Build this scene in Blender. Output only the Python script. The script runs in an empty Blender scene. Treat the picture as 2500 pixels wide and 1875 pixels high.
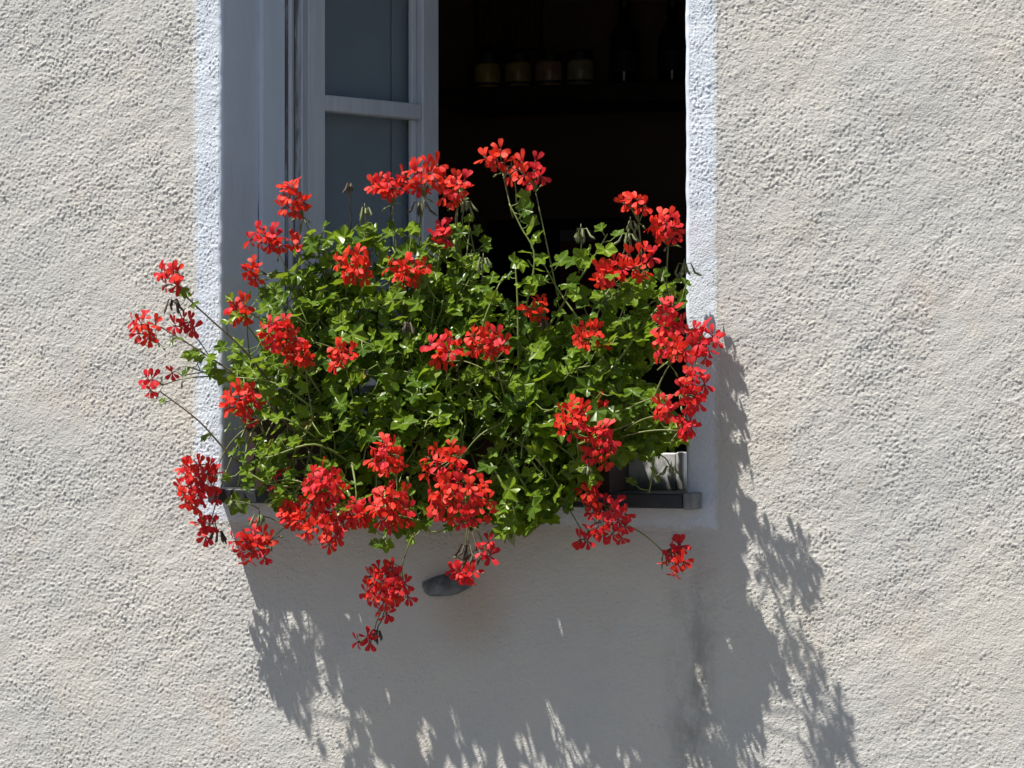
import bpy, math, random
import numpy as np
from mathutils import Vector, Matrix

scene = bpy.context.scene
PI = math.pi
rnd = random.Random(11)

# ------------------------------------------------------------------ camera
AL = math.radians(18); DIST = 6.0
CAM = np.array([DIST*math.sin(AL), -DIST*math.cos(AL), 1.6])
FW = np.array([-math.sin(AL), math.cos(AL), 0.0]); RT = np.array([math.cos(AL), math.sin(AL), 0.0])
cd = bpy.data.cameras.new('camera'); cam = bpy.data.objects.new('camera', cd)
scene.collection.objects.link(cam); scene.camera = cam
cam.location = CAM
cam.rotation_euler = Vector(FW).to_track_quat('-Z', 'Y').to_euler()
cd.sensor_width = 36; cd.lens = 36*DIST/2.0; cd.clip_end = 3000; cd.clip_start = 0.05
scene.render.resolution_x = 1024; scene.render.resolution_y = 768

def P(u, v, y):
    """point on the plane y = const seen at photo pixel (u, v)"""
    d = FW + RT*((u-1250)/1250/DIST) + np.array([0, 0, 1.0])*(-(v-937.5)/1250/DIST)
    return CAM + d*(y-CAM[1])/d[1]
K = 2500/2212                                   # the listings below were read off a 2212 px wide view
def PV(u, v, y): return P(u*K, v*K, y)

# ------------------------------------------------------------------ light
LIGHT = Vector((1.15, 1.0, -3.2)).normalized()
EL = math.asin(-LIGHT.z); AZ = math.atan2(-LIGHT.x, -LIGHT.y)
w = bpy.data.worlds.new('World'); scene.world = w; w.use_nodes = True
nt = w.node_tree; bg = nt.nodes['Background']
sky = nt.nodes.new('ShaderNodeTexSky'); sky.sky_type = 'NISHITA'; sky.sun_disc = False
sky.sun_elevation = EL; sky.sun_rotation = AZ
nt.links.new(sky.outputs[0], bg.inputs[0]); bg.inputs[1].default_value = 0.053
sd = bpy.data.lights.new('sun', 'SUN'); sun = bpy.data.objects.new('sun', sd)
scene.collection.objects.link(sun); sd.energy = 5.0; sd.angle = math.radians(0.53); sd.color = (1, 0.95, 0.87)
sun.rotation_euler = LIGHT.to_track_quat('-Z', 'Y').to_euler(); sun.location = (-3, -4, 8)
scene.view_settings.view_transform = 'Standard'; scene.view_settings.look = 'None'
scene.view_settings.exposure = 0.82; scene.view_settings.gamma = 1
scene.view_settings.use_curve_mapping = False
scene.render.engine = 'CYCLES'

# ------------------------------------------------------------------ helpers
COL = scene.collection
def tag(o, label=None, cat=None, group=None, kind=None):
    if label: o['label'] = label
    if cat: o['category'] = cat
    if group: o['group'] = group
    if kind: o['kind'] = kind
    return o
def empty(name, loc=(0, 0, 0), parent=None):
    o = bpy.data.objects.new(name, None); o.location = loc; o.empty_display_size = .05
    o.parent = parent; COL.objects.link(o); return o
def link(name, me, parent=None, mat=None):
    if mat and not me.materials: me.materials.append(mat)
    o = bpy.data.objects.new(name, me); o.parent = parent; COL.objects.link(o); return o
def mesh(name, verts, faces, mat=None, smooth=False, mats=None, fm=None):
    me = bpy.data.meshes.new(name); me.from_pydata([tuple(map(float, v)) for v in verts], [], faces)
    for m in (mats or [mat]):
        if m: me.materials.append(m)
    if fm: me.polygons.foreach_set('material_index', fm)
    if smooth: me.polygons.foreach_set('use_smooth', [True]*len(me.polygons))
    me.update(); return me
def npmesh(name, co, quads, mat, smooth=True):
    me = bpy.data.meshes.new(name); n = len(quads)
    me.vertices.add(len(co)); me.vertices.foreach_set('co', np.ascontiguousarray(co, dtype=np.float32).ravel())
    me.loops.add(n*4); me.loops.foreach_set('vertex_index', np.ascontiguousarray(quads, dtype=np.int32).ravel())
    me.polygons.add(n); me.polygons.foreach_set('loop_start', np.arange(0, n*4, 4, dtype=np.int32))
    me.update(calc_edges=True); me.polygons.foreach_set('use_smooth', np.full(n, smooth)); me.materials.append(mat)
    me.update(); return me
class MB:
    def __init__(s): s.v = []; s.f = []
    def box(s, a, b, bev=0.0):
        (x0, y0, z0), (x1, y1, z1) = a, b; i = len(s.v)
        if bev <= 0:
            s.v += [(x, y, z) for x in (x0, x1) for y in (y0, y1) for z in (z0, z1)]
            s.f += [[i+k for k in q] for q in ((0, 1, 3, 2), (4, 6, 7, 5), (0, 4, 5, 1), (2, 3, 7, 6), (0, 2, 6, 4), (1, 5, 7, 3))]
            return s
        # chamfered box
        lo, hi = (x0, y0, z0), (x1, y1, z1); idx = {}
        for sx in (0, 1):
            for sy in (0, 1):
                for sz in (0, 1):
                    sg = (sx, sy, sz)
                    for ax in range(3):
                        p = [(hi if sg[k] else lo)[k] for k in range(3)]
                        for k in range(3):
                            if k != ax: p[k] += -bev if sg[k] else bev
                        idx[(sg, ax)] = len(s.v); s.v.append(tuple(p))
        for ax in range(3):
            o1, o2 = [k for k in range(3) if k != ax]
            for sd_ in (0, 1):
                q = []
                for a_, b_ in ((0, 0), (1, 0), (1, 1), (0, 1)):
                    sg = [0]*3; sg[ax] = sd_; sg[o1] = a_; sg[o2] = b_; q.append(idx[(tuple(sg), ax)])
                s.f.append(q)
            for a_ in (0, 1):
                for b_ in (0, 1):
                    q = []
                    for c_, e_ in ((0, o1), (1, o1), (1, o2), (0, o2)):
                        sg = [0]*3; sg[ax] = c_; sg[o1] = a_; sg[o2] = b_; q.append(idx[(tuple(sg), e_)])
                    s.f.append(q)
        for sx in (0, 1):
            for sy in (0, 1):
                for sz in (0, 1): s.f.append([idx[((sx, sy, sz), k)] for k in range(3)])
        return s
    def tube(s, pts, radii, n=5, cap=True):
        pts = [Vector(p) for p in pts]; i0 = len(s.v); m = len(pts)
        up = Vector((.3, .2, 1)).normalized()
        for k, p in enumerate(pts):
            t = (pts[min(k+1, m-1)]-pts[max(k-1, 0)])
            t = t.normalized() if t.length > 1e-9 else Vector((0, 0, 1))
            a = t.cross(up)
            if a.length < .05: a = t.cross(Vector((1, 0, 0)))
            a.normalize(); b = t.cross(a); r = radii[k] if hasattr(radii, '__len__') else radii
            for j in range(n):
                th = 2*PI*j/n; s.v.append(tuple(p+a*(r*math.cos(th))+b*(r*math.sin(th))))
        for k in range(m-1):
            for j in range(n):
                s.f.append([i0+k*n+j, i0+k*n+(j+1) % n, i0+(k+1)*n+(j+1) % n, i0+(k+1)*n+j])
        if cap: s.f.append([i0+(m-1)*n+j for j in range(n)]); s.f.append([i0+n-1-j for j in range(n)])
        return s
    def lathe(s, prof, n=20, c=(0, 0, 0)):
        i0 = len(s.v)
        for r, z in prof:
            for j in range(n):
                t = 2*PI*j/n; s.v.append((c[0]+r*math.cos(t), c[1]+r*math.sin(t), c[2]+z))
        for k in range(len(prof)-1):
            for j in range(n):
                s.f.append([i0+k*n+j, i0+k*n+(j+1) % n, i0+(k+1)*n+(j+1) % n, i0+(k+1)*n+j])
        s.f.append([i0+n-1-j for j in range(n)]); s.f.append([i0+(len(prof)-1)*n+j for j in range(n)])
        return s
    def me(s, name, mat, smooth=False): return mesh(name, s.v, s.f, mat, smooth)
def bez(a, b, c, t): return a*(1-t)**2 + b*(2*t*(1-t)) + c*t*t

class NT:
    def __init__(s, name):
        s.m = bpy.data.materials.new(name); s.m.use_nodes = True; s.t = s.m.node_tree
        s.t.nodes.clear(); s.out = s.t.nodes.new('ShaderNodeOutputMaterial')
    def n(s, typ, **kw):
        nd = s.t.nodes.new('ShaderNode'+typ)
        for k, v in kw.items():
            if k.startswith('_'): setattr(nd, k[1:], v)
            else: s.put(nd.inputs[k.replace('__', ' ')], v)
        return nd
    def put(s, sock, v):
        if hasattr(v, 'outputs'): v = v.outputs[0]
        if isinstance(v, bpy.types.NodeSocket): s.t.links.new(v, sock)
        else: sock.default_value = v
    def math(s, op, a, b=0.0, clamp=False):
        nd = s.t.nodes.new('ShaderNodeMath'); nd.operation = op; nd.use_clamp = clamp
        s.put(nd.inputs[0], a); s.put(nd.inputs[1], b); return nd.outputs[0]
    def mix(s, f, a, b, mode='MIX'):
        nd = s.t.nodes.new('ShaderNodeMix'); nd.data_type = 'RGBA'; nd.blend_type = mode
        s.put(nd.inputs[0], f); s.put(nd.inputs[6], a); s.put(nd.inputs[7], b); return nd.outputs[2]
    def ramp(s, f, lo, hi, a=0.0, b=1.0):
        nd = s.t.nodes.new('ShaderNodeMapRange'); nd.interpolation_type = 'SMOOTHSTEP'
        for i, v in enumerate((f, lo, hi, a, b)): s.put(nd.inputs[i], v)
        return nd.outputs[0]
    def noise(s, vec, scale, detail=3.0, rough=.55):
        nd = s.n('TexNoise', Vector=vec, Scale=scale, Detail=detail, Roughness=rough); return nd.outputs[0]
    def scl(s, vec, sc):
        nd = s.n('Mapping', Vector=vec); nd.inputs['Scale'].default_value = sc; return nd.outputs[0]
    def bump(s, h, dist, strength=1.0, nrm=None):
        nd = s.n('Bump', Height=h, Distance=dist, Strength=strength)
        if nrm: s.put(nd.inputs['Normal'], nrm)
        return nd.outputs[0]
    def done(s, sh): s.put(s.out.inputs['Surface'], sh); return s.m
def c4(r, g, b): return (r, g, b, 1.0)
def obc(t): return t.n('TexCoord').outputs['Object']

def simple(name, col, rough=.6, var=.25, scale=12, bump=0.0, bscale=60, spec=.4, stretch=(1, 1, 1), metal=0.0):
    t = NT(name); v = t.scl(obc(t), stretch); nz = t.noise(v, scale, 4)
    f = t.ramp(nz, .3, .7); dk = tuple(c*(1-var) for c in col)
    b = t.n('BsdfPrincipled', Base__Color=t.mix(f, c4(*dk), c4(*col)), Roughness=rough, Metallic=metal)
    b.inputs['Specular IOR Level'].default_value = spec
    if bump: t.put(b.inputs['Normal'], t.bump(t.noise(v, bscale, 3), bump))
    return t.done(b)

# ------------------------------------------------------------------ main dimensions
XL = P(545, 900, 0)[0]; XR = P(1671, 900, 0)[0]                 # opening
SILL_P = 0.07
ZS1 = P(1500, 1204, -SILL_P)[2]; ZS0 = P(1500, 1240, -SILL_P)[2]  # sill top / bottom
ZTOP = 2.86
BAND = 0.066
RD = 0.24                                                        # outer reveal depth
SPL = 0.025; SPLR = 0.03

# ------------------------------------------------------------------ plaster
def plaster_mat(name, kind, coarse=False):
    t = NT(name); v = obc(t); sx = t.n('SeparateXYZ', Vector=v); X, Z = sx.outputs[0], sx.outputs[2]
    big = t.noise(v, 2.3, 3, .6); mid = t.noise(t.scl(v, (1, 1, .7)), 7, 4, .6); fine = t.noise(v, 210, 3, .6)
    if kind == 'wall':
        col = t.mix(t.ramp(big, .35, .68), c4(.50, .497, .485), c4(.555, .538, .495))
        col = t.mix(t.math('MULTIPLY', t.ramp(mid, .52, .75), .55), col, c4(.525, .465, .405))
        col = t.mix(t.math('MULTIPLY', t.ramp(t.noise(v, 4.1, 5, .65), .55, .8), .5), col, c4(.66, .645, .60))
        # damp streak running down from the end of the sill, and one under the stone
        xs = float(P(1690, 1500, 0)[0])
        wob = t.math('MULTIPLY', t.math('SUBTRACT', t.noise(t.scl(v, (.6, 1, 2.2)), 3, 3), .5), .07)
        dx = t.math('ABSOLUTE', t.math('ADD', t.math('SUBTRACT', X, xs), wob))
        st = t.math('MULTIPLY', t.ramp(dx, .004, .075, 1, 0), t.ramp(Z, 1.02, 1.34, 1, .22))
        st = t.math('MULTIPLY', st, t.ramp(t.noise(t.scl(v, (1, 1, .5)), 22, 4, .7), .36, .66, .12, 1))
        col = t.mix(t.math('MULTIPLY', st, .6), col, c4(.17, .165, .145))
        q = P(1150, 1500, 0)
        d2 = t.math('SQRT', t.math('ADD', t.math('POWER', t.math('SUBTRACT', X, float(q[0])), 2),
                                   t.math('POWER', t.math('MULTIPLY', t.math('SUBTRACT', Z, float(q[2])+.02), .8), 2)))
        st2 = t.math('MULTIPLY', t.ramp(t.math('ADD', d2, t.math('MULTIPLY', big, .05)), .035, .14, 1, 0), .45)
        col = t.mix(st2, col, c4(.36, .28, .19))
        # hairline scuffs and specks
        sp = t.ramp(t.noise(v, 75, 2, .5), .73, .78)
        col = t.mix(t.math('MULTIPLY', sp, .45), col, c4(.2, .19, .17))
    elif kind == 'band':
        col = t.mix(t.ramp(mid, .35, .7), c4(.565, .62, .70), c4(.65, .70, .77))
        de = t.math('MINIMUM', t.math('MINIMUM', t.math('SUBTRACT', X, XL-BAND), t.math('SUBTRACT', XR+BAND, X)), t.math('SUBTRACT', Z, ZS0-.044))
        de = t.math('ADD', de, t.math('MULTIPLY', t.math('SUBTRACT', t.noise(v, 45, 4, .7), .5), .03))
        col = t.mix(t.ramp(de, -.003, .013, 1, 0), col, c4(.53, .52, .49))
        col = t.mix(t.math('MULTIPLY', t.ramp(t.noise(v, 16, 4, .7), .56, .76), .35), col, c4(.50, .50, .50))
    else:
        col = t.mix(t.ramp(mid, .35, .7), c4(.56, .63, .735), c4(.63, .70, .80))
        col = t.mix(t.math('MULTIPLY', t.ramp(t.noise(t.scl(v, (1, 1, .12)), 30, 4, .7), .58, .78), .45), col, c4(.36, .355, .35))
    col = t.mix(t.math('MULTIPLY', t.ramp(fine, .5, .8), .25), col, c4(.42, .40, .36))
    b = t.n('BsdfPrincipled', Base__Color=col, Roughness=.93); b.inputs['Specular IOR Level'].default_value = .15
    if kind == 'reveal':
        nr = t.bump(t.noise(v, 9, 3, .5), .004); nr = t.bump(t.noise(v, 120, 3, .6), .0005, 1, nr)
    else:
        nr = t.bump(t.noise(v, 300, 2, .6), .0014)
        if coarse: nr = t.bump(t.noise(t.scl(v, (.7, 1, 1)), 110, 3, .6), .0045, 1, nr)
    t.put(b.inputs['Normal'], nr)
    return t.done(b)
M_WALL = plaster_mat('rough_cream_plaster', 'wall'); M_WALLO = plaster_mat('rough_cream_plaster_outer', 'wall', True)
M_BAND = plaster_mat('pale_blue_paint_on_plaster', 'band'); M_REV = plaster_mat('smooth_pale_reveal', 'reveal')

house = empty('house', (0, 0, 0))
tag(house, 'rough cream plastered house wall with a pale bluish border round the open window', 'house')

def seg(a, b, step): return list(np.linspace(a, b, max(2, int(round((b-a)/step))+1)))
GX0, GX1, GZ0, GZ1 = -1.45, 1.35, .70, 2.50
ST = .0023
xs = np.array(seg(GX0, XL, ST)[:-1]+seg(XL, XR, ST)[:-1]+seg(XR, GX1, ST))
iL = int(np.argmin(abs(xs-XL))); iR = int(np.argmin(abs(xs-XR)))
zs = np.array(seg(GZ0, ZS0, ST)[:-1]+seg(ZS0, GZ1, ST)); iB = int(np.argmin(abs(zs-ZS0)))
NX, NZ = len(xs), len(zs)
rs = np.random.RandomState(5)
FXq = np.fft.fftfreq(NX, ST)[None, :]; FZq = np.fft.fftfreq(NZ, ST)[:, None]
def field(wl, asp=1.0, ang=0.0, bw=.62):
    """band-limited noise of wavelength wl metres, stretched by asp along the direction ang"""
    W = np.fft.fft2(rs.randn(NZ, NX)); c, s_ = math.cos(ang), math.sin(ang)
    f = np.sqrt(((FXq*c+FZq*s_)*asp)**2+(-FXq*s_+FZq*c)**2)+1e-9
    h = np.real(np.fft.ifft2(W*np.exp(-(np.log(f*wl)/bw)**2))); return h/h.std()
def low(wl):
    W = np.fft.fft2(rs.randn(NZ, NX)); f = np.sqrt(FXq**2+FZq**2)
    h = np.real(np.fft.ifft2(W*np.exp(-(f*wl)**2))); h -= h.mean(); return h/h.std()
sst = lambda x, a, b: (lambda q: q*q*(3-2*q))(np.clip((x-a)/(b-a), 0, 1))
XX, ZZ = np.meshgrid(xs, zs)
m1 = sst(low(.30)+.9*np.sign(-XX-.1)*np.minimum(abs(XX+.1)*2, 1), -.6, .6)       # blobby on one side, streaky on the other
A = field(.0098, 1.1, .5); B = field(.0074, 1.7, math.radians(20)); Cc = field(.0072, 1.5, math.radians(42))
m2 = sst(low(.2), -.5, .5)
grain = m1*A+(1-m1)*(B*(1-m2)+Cc*m2)
grain += .55*field(.0058, 1.3, math.radians(25))
grain = np.where(grain > 0, np.abs(grain)**1.25*1.15, grain*.62)
amp = .72+.28*sst(low(.16), -1.1, 1.1); amp *= 1-.3*np.clip(low(.4), 0, 1)
H = (.00041+.00010*m1)*grain*amp + .00020*field(.020, 1.4, .4)*amp + .00022*field(.06, 1.6, math.radians(30)) \
    + .00035*field(.22, 1.4, .5) + .0006*low(.35)
clod = np.clip(field(.014, 1.3, .6, .4)-1.9+.35*low(.12), 0, 2); H += .0009*np.minimum(clod, 1.0)*(.35+.65*m1)
pit = np.clip(field(.011)-2.9, 0, 1); H -= .0016*pit
sm = np.exp(-((XX+.05)/.33)**4)*sst(-ZZ, -1.33, -1.24); H *= 1-.35*sm
bandm = (XX > XL-BAND) & (XX < XR+BAND) & (ZZ > ZS0-.044)
H = np.where(bandm, H*.85+.0005, H)
YY = -(H-H.mean())
# uneven plaster edge at the opening
def n1(seed, wl, n, step=ST):
    r = np.random.RandomState(seed); W = np.fft.fft(r.randn(n)); f = abs(np.fft.fftfreq(n, step))
    h = np.real(np.fft.ifft(W*np.exp(-(f*wl)**2))); return h/h.std()
eL = n1(1, .05, NZ)*.0005+n1(2, .5, NZ)*.0008; eR = n1(3, .05, NZ)*.0005+n1(4, .5, NZ)*.0008
above = sst(ZZ, ZS0-.025, ZS0)                         # the edge only exists beside the opening
XD = XX+above*(eL[:, None]*np.exp(-((XX-XL)/.03)**2)+eR[:, None]*np.exp(-((XX-XR)/.03)**2))
RND = .009                                             # arris radius, taken up in the reveals
XD -= above*RND*np.exp(-((XX-XL)/.03)**2)*(XX <= XL+1e-6); XD += above*RND*np.exp(-((XX-XR)/.03)**2)*(XX >= XR-1e-6)
co = np.stack([XD, YY, ZZ], -1).reshape(-1, 3)
I, J = np.meshgrid(np.arange(NX-1), np.arange(NZ-1))
hole = (I >= iL) & (I < iR) & (J >= iB)
ex = n1(7, .02, NZ)*.0022; xc = (xs[:-1]+xs[1:])/2; zc = (zs[:-1]+zs[1:])/2
XC, ZC = np.meshgrid(xc, zc); exm = ex[:-1, None]; ezm = (n1(8, .02, NX)*.002)[None, :-1]
isb = (XC > XL-BAND+exm) & (XC < XR+BAND+exm*.8) & (ZC > ZS0-.044+ezm)
Q = np.stack([J*NX+I, J*NX+I+1, (J+1)*NX+I+1, (J+1)*NX+I], -1)
def sub(mask, name, mat):
    q = Q[mask]; used, inv = np.unique(q, return_inverse=True)
    return link(name, npmesh(name, co[used], inv.reshape(q.shape), mat), house)
sub(~hole & ~isb, 'plaster_wall', M_WALL)
sub(~hole & isb, 'window_surround', M_BAND)
# the wall beyond the detailed field
mb = MB(); W0, W1, HZ = -5.0, 5.0, 5.2
def sheet(mb, x0, x1, z0, z1, y=0.001):
    i = len(mb.v); mb.v += [(x0, y, z0), (x1, y, z0), (x1, y, z1), (x0, y, z1)]; mb.f.append([i, i+1, i+2, i+3])
sheet(mb, W0, GX0, 0, HZ); sheet(mb, GX1, W1, 0, HZ); sheet(mb, GX0, GX1, 0, GZ0)
sheet(mb, GX0, XL, GZ1, HZ); sheet(mb, XR, GX1, GZ1, HZ); sheet(mb, XL, XR, ZTOP, HZ)
link('outer_wall', mb.me('outer_wall', M_WALLO), house)

# reveals: rounded arris, then the jamb running back to the window frame
def jamb(name, sgn, spl, wallx, zcol, ycol):
    prof = []
    for k in range(6):
        a = k/5*PI/2; prof.append((RND*math.sin(a), RND-RND*math.cos(a)))     # (towards opening, depth)
    for k in range(1, 14):
        f = k/13; prof.append((RND+spl*f, RND+(RD-RND)*f))
    n = len(prof); zz = np.append(zcol, [ZTOP]); yc = np.append(ycol, [ycol[-1]]); wx = np.append(wallx, [wallx[-1]])
    wob = n1(20, .3, len(zz))*.0003
    co_ = np.zeros((len(zz), n, 3))
    for k, (dx, dy) in enumerate(prof):
        fade = max(0, 1-dy/.02)
        co_[:, k, 0] = wx+sgn*dx+(sgn*wob if k > 5 else 0); co_[:, k, 1] = dy+yc*fade; co_[:, k, 2] = zz
    a, b = np.meshgrid(np.arange(n-1), np.arange(len(zz)-1))
    q = np.stack([b*n+a, b*n+a+1, (b+1)*n+a+1, (b+1)*n+a], -1).reshape(-1, 4)
    if sgn > 0: q = q[:, ::-1]
    link(name, npmesh(name, co_.reshape(-1, 3), q, M_REV), house)
G = co.reshape(NZ, NX, 3); st_ = 3
jamb('window_reveal', 1, SPL, G[iB::st_, iL, 0], G[iB::st_, iL, 2], G[iB::st_, iL, 1])
jamb('window_reveal', -1, -SPLR, G[iB::st_, iR, 0], G[iB::st_, iR, 2], G[iB::st_, iR, 1])
mb = MB(); mb.box((XL, .002, ZTOP), (XR, RD, ZTOP+.1)); link('window_lintel', mb.me('window_lintel', M_REV), house)

# ------------------------------------------------------------------ sill
def slate_mat():
    t = NT('dark_slate'); v = obc(t); n = t.noise(t.scl(v, (1, 1, 3)), 9, 5, .65)
    col = t.mix(t.ramp(n, .35, .7), c4(.010, .012, .017), c4(.030, .034, .043))
    col = t.mix(t.math('MULTIPLY', t.ramp(t.noise(v, 26, 4, .7), .58, .75), .5), col, c4(.11, .11, .10))
    b = t.n('BsdfPrincipled', Base__Color=col, Roughness=.62); t.put(b.inputs['Normal'], t.bump(t.noise(v, 60, 4), .0015)); return t.done(b)
M_SLATE = slate_mat(); M_SGREY = simple('grey_sill_end', (.22, .23, .24), .7, .45, 30, .001)
xe1 = P(1693, 1220, -SILL_P)[0]; xe0 = P(1668, 1220, -SILL_P)[0]
sx0 = XL-.004
mb = MB(); mb.box((sx0, -SILL_P, ZS0), (xe0-.0008, RD-.005, ZS1), .0025); sill = link('window_sill', mb.me('window_sill', M_SLATE), house)
mb = MB(); mb.box((xe0, -SILL_P-.002, ZS0-.002), (xe1, -.003, ZS1+.0015), .0025); link('sill_end', mb.me('sill_end', M_SGREY), sill)

# white weathered board standing on the sill behind the trough
def board_mat():
    t = NT('weathered_white_board'); v = obc(t); sx = t.n('SeparateXYZ', Vector=v); Z = sx.outputs[2]
    n = t.noise(t.scl(v, (1, 1, .4)), 22, 5, .7)
    col = t.mix(t.ramp(n, .4, .72), c4(.47, .475, .47), c4(.60, .605, .60))
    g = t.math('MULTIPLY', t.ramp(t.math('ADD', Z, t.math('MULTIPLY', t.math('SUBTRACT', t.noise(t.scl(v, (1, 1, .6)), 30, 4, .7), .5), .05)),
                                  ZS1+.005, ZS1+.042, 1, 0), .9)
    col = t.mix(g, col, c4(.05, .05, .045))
    fl = t.ramp(t.noise(v, 60, 5, .75), .70, .76); col = t.mix(t.math('MULTIPLY', fl, .7), col, c4(.16, .15, .13))
    b = t.n('BsdfPrincipled', Base__Color=col, Roughness=.7); t.put(b.inputs['Normal'], t.bump(t.noise(v, 80, 3), .001)); return t.done(b)
zb1 = P(1600, 1106, .10)[2]; bx1 = P(1669, 1150, .10)[0]
mb = MB(); mb.box((XL+.02, .10, ZS1+.001), (bx1-.016, .125, zb1), .002)
bo = link('sill_board', mb.me('sill_board', board_mat()), house)
tag(bo, 'weathered white board standing on the dark sill')
mb = MB(); mb.box((bx1-.0145, .098, ZS1+.001), (bx1, .127, zb1+.002), .002); link('board_end', mb.me('board_end', bo.data.materials[0]), bo)

# stone jutting from the wall under the sill
def stone():
    c = P(1090, 1424, -.012); vs = []; fs = []; n, m = 16, 7; r = random.Random(3)
    ang = math.radians(9)
    prof = [r.uniform(.93, 1.07) for _ in range(n)]
    for k in range(m):
        ph = PI/2*k/(m-1)
        for j in range(n):
            th = 2*PI*j/n; s_ = max(.02, math.cos(ph))**.75*prof[j]*r.uniform(.94, 1.06)
            x = .056*s_*math.cos(th)*(1-.12*math.sin(th)); z = .0215*s_*math.sin(th)*(1+.25*math.cos(th+2.4)); y = -.036*math.sin(ph)**.8+.0012*r.uniform(-1, 1)
            vs.append((c[0]+x*math.cos(ang)-z*math.sin(ang), y+.008, c[2]+x*math.sin(ang)+z*math.cos(ang)))
    for k in range(m-1):
        for j in range(n): fs.append([k*n+j, k*n+(j+1) % n, (k+1)*n+(j+1) % n, (k+1)*n+j])
    fs.append([(m-1)*n+j for j in range(n)])
    o = link('stone', mesh('stone', vs, fs, simple('grey_stone', (.16, .185, .205), .75, .55, 45, .002), True), house)
    tag(o, 'dark grey stone jutting out of the plaster under the sill')
stone()

# ------------------------------------------------------------------ window frame and casements
def paint_mat():
    t = NT('grey_blue_old_paint'); v = obc(t)
    n = t.noise(t.scl(v, (1, 1, .15)), 26, 5, .7); n2 = t.noise(t.scl(v, (1, 1, .06)), 90, 4, .7)
    col = t.mix(t.ramp(n, .35, .7), c4(.47, .51, .57), c4(.55, .595, .65))
    col = t.mix(t.math('MULTIPLY', t.ramp(n2, .58, .72), .45), col, c4(.25, .245, .235))
    b = t.n('BsdfPrincipled', Base__Color=col, Roughness=.6); t.put(b.inputs['Normal'], t.bump(n2, .0008)); return t.done(b)
def dirty_mat():
    t = NT('grimy_frame_paint'); v = obc(t)
    n = t.noise(t.scl(v, (1, 1, .1)), 42, 5, .72); n2 = t.noise(t.scl(v, (1, 1, .3)), 13, 4, .6)
    col = t.mix(t.ramp(n2, .35, .65), c4(.36, .385, .42), c4(.50, .535, .58))
    col = t.mix(t.math('MULTIPLY', t.ramp(n, .44, .60), .85), col, c4(.085, .085, .085))
    b = t.n('BsdfPrincipled', Base__Color=col, Roughness=.75); t.put(b.inputs['Normal'], t.bump(n, .0012)); return t.done(b)
def glass_mat():
    t = NT('window_glass'); lw = t.n('LayerWeight', Blend=.5)
    f = t.math('ADD', t.math('MULTIPLY', t.math('POWER', lw.outputs['Facing'], 4.0), .9), .045, True)
    tr = t.n('BsdfTransparent', Color=c4(.84, .87, .885)); gl = t.n('BsdfGlossy', Color=c4(.95, .97, .97), Roughness=.015)
    mx = t.n('MixShader', Fac=f); t.put(mx.inputs[1], tr.outputs[0]); t.put(mx.inputs[2], gl.outputs[0]); return t.done(mx)
M_PAINT, M_DIRTY, M_GLASS = paint_mat(), dirty_mat(), glass_mat()
M_SHUT = simple('inner_shutter_paint', (.48, .52, .565), .55, .12, 5, .0005)
M_CASE = simple('pale_blue_casing', (.65, .73, .85), .75, .1, 10, .001, 30, .3, (1, 1, .15))
XIL, XIR = XL+SPL, XR+SPLR
# thin casing board on the inner part of each jamb
for sg, xa, spl in ((1, XL, SPL), (-1, XR, -SPLR)):
    mb = MB(); y0 = .15; x0_ = xa+sg*(RND*.4+spl*y0/RD); x1_ = xa+sg*(spl+.004)
    a = (x0_-sg*.004, x0_+sg*.0055); b = (x1_-sg*.004, x1_+sg*.0055)
    i = [(a[0], y0, ZS1), (a[1], y0, ZS1), (b[1], RD+.002, ZS1), (b[0], RD+.002, ZS1)]
    mb.v = i+[(p[0], p[1], ZTOP-.002) for p in i]; mb.f = [[0, 1, 2, 3], [7, 6, 5, 4], [0, 4, 5, 1], [1, 5, 6, 2], [2, 6, 7, 3], [3, 7, 4, 0]]
    link('jamb_casing', mb.me('jamb_casing', M_CASE), house)
FY0, FY1 = RD+.006, RD+.062
fr = empty('window_frame', (0, 0, 0), house)
for sg, xa in ((1, XIL), (-1, XIR)):
    def bx(x0, x1, y0, y1, name, mat, z0=ZS1+.001, z1=ZTOP-.003):
        mb = MB(); mb.box((min(x0, x1), y0, z0), (max(x0, x1), y1, z1), .002); return link(name, mb.me(name, mat), fr)
    bx(xa+sg*.007, xa+sg*.0145, FY0, FY1, 'frame_edge_strip', M_DIRTY)
    bx(xa+sg*.0155, xa+sg*.0235, FY0-.002, FY1, 'frame_edge_strip', M_PAINT)
    bx(xa+sg*.0245, xa+sg*.040, FY0+.012, FY1, 'frame_post', M_DIRTY)
    bx(xa+sg*.040, xa+sg*.045, FY0+.006, FY1, 'frame_bead', M_PAINT)
mb = MB(); mb.box((XIL+.0455, FY0, ZS1+.001), (XIR-.0455, FY1, ZS1+.05), .002); link('frame_rail', mb.me('frame_rail', M_DIRTY), fr)
mb = MB(); mb.box((XIL+.0455, FY0, ZTOP-.06), (XIR-.0455, FY1, ZTOP-.003), .002); link('frame_rail', mb.me('frame_rail', M_DIRTY), fr)

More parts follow.
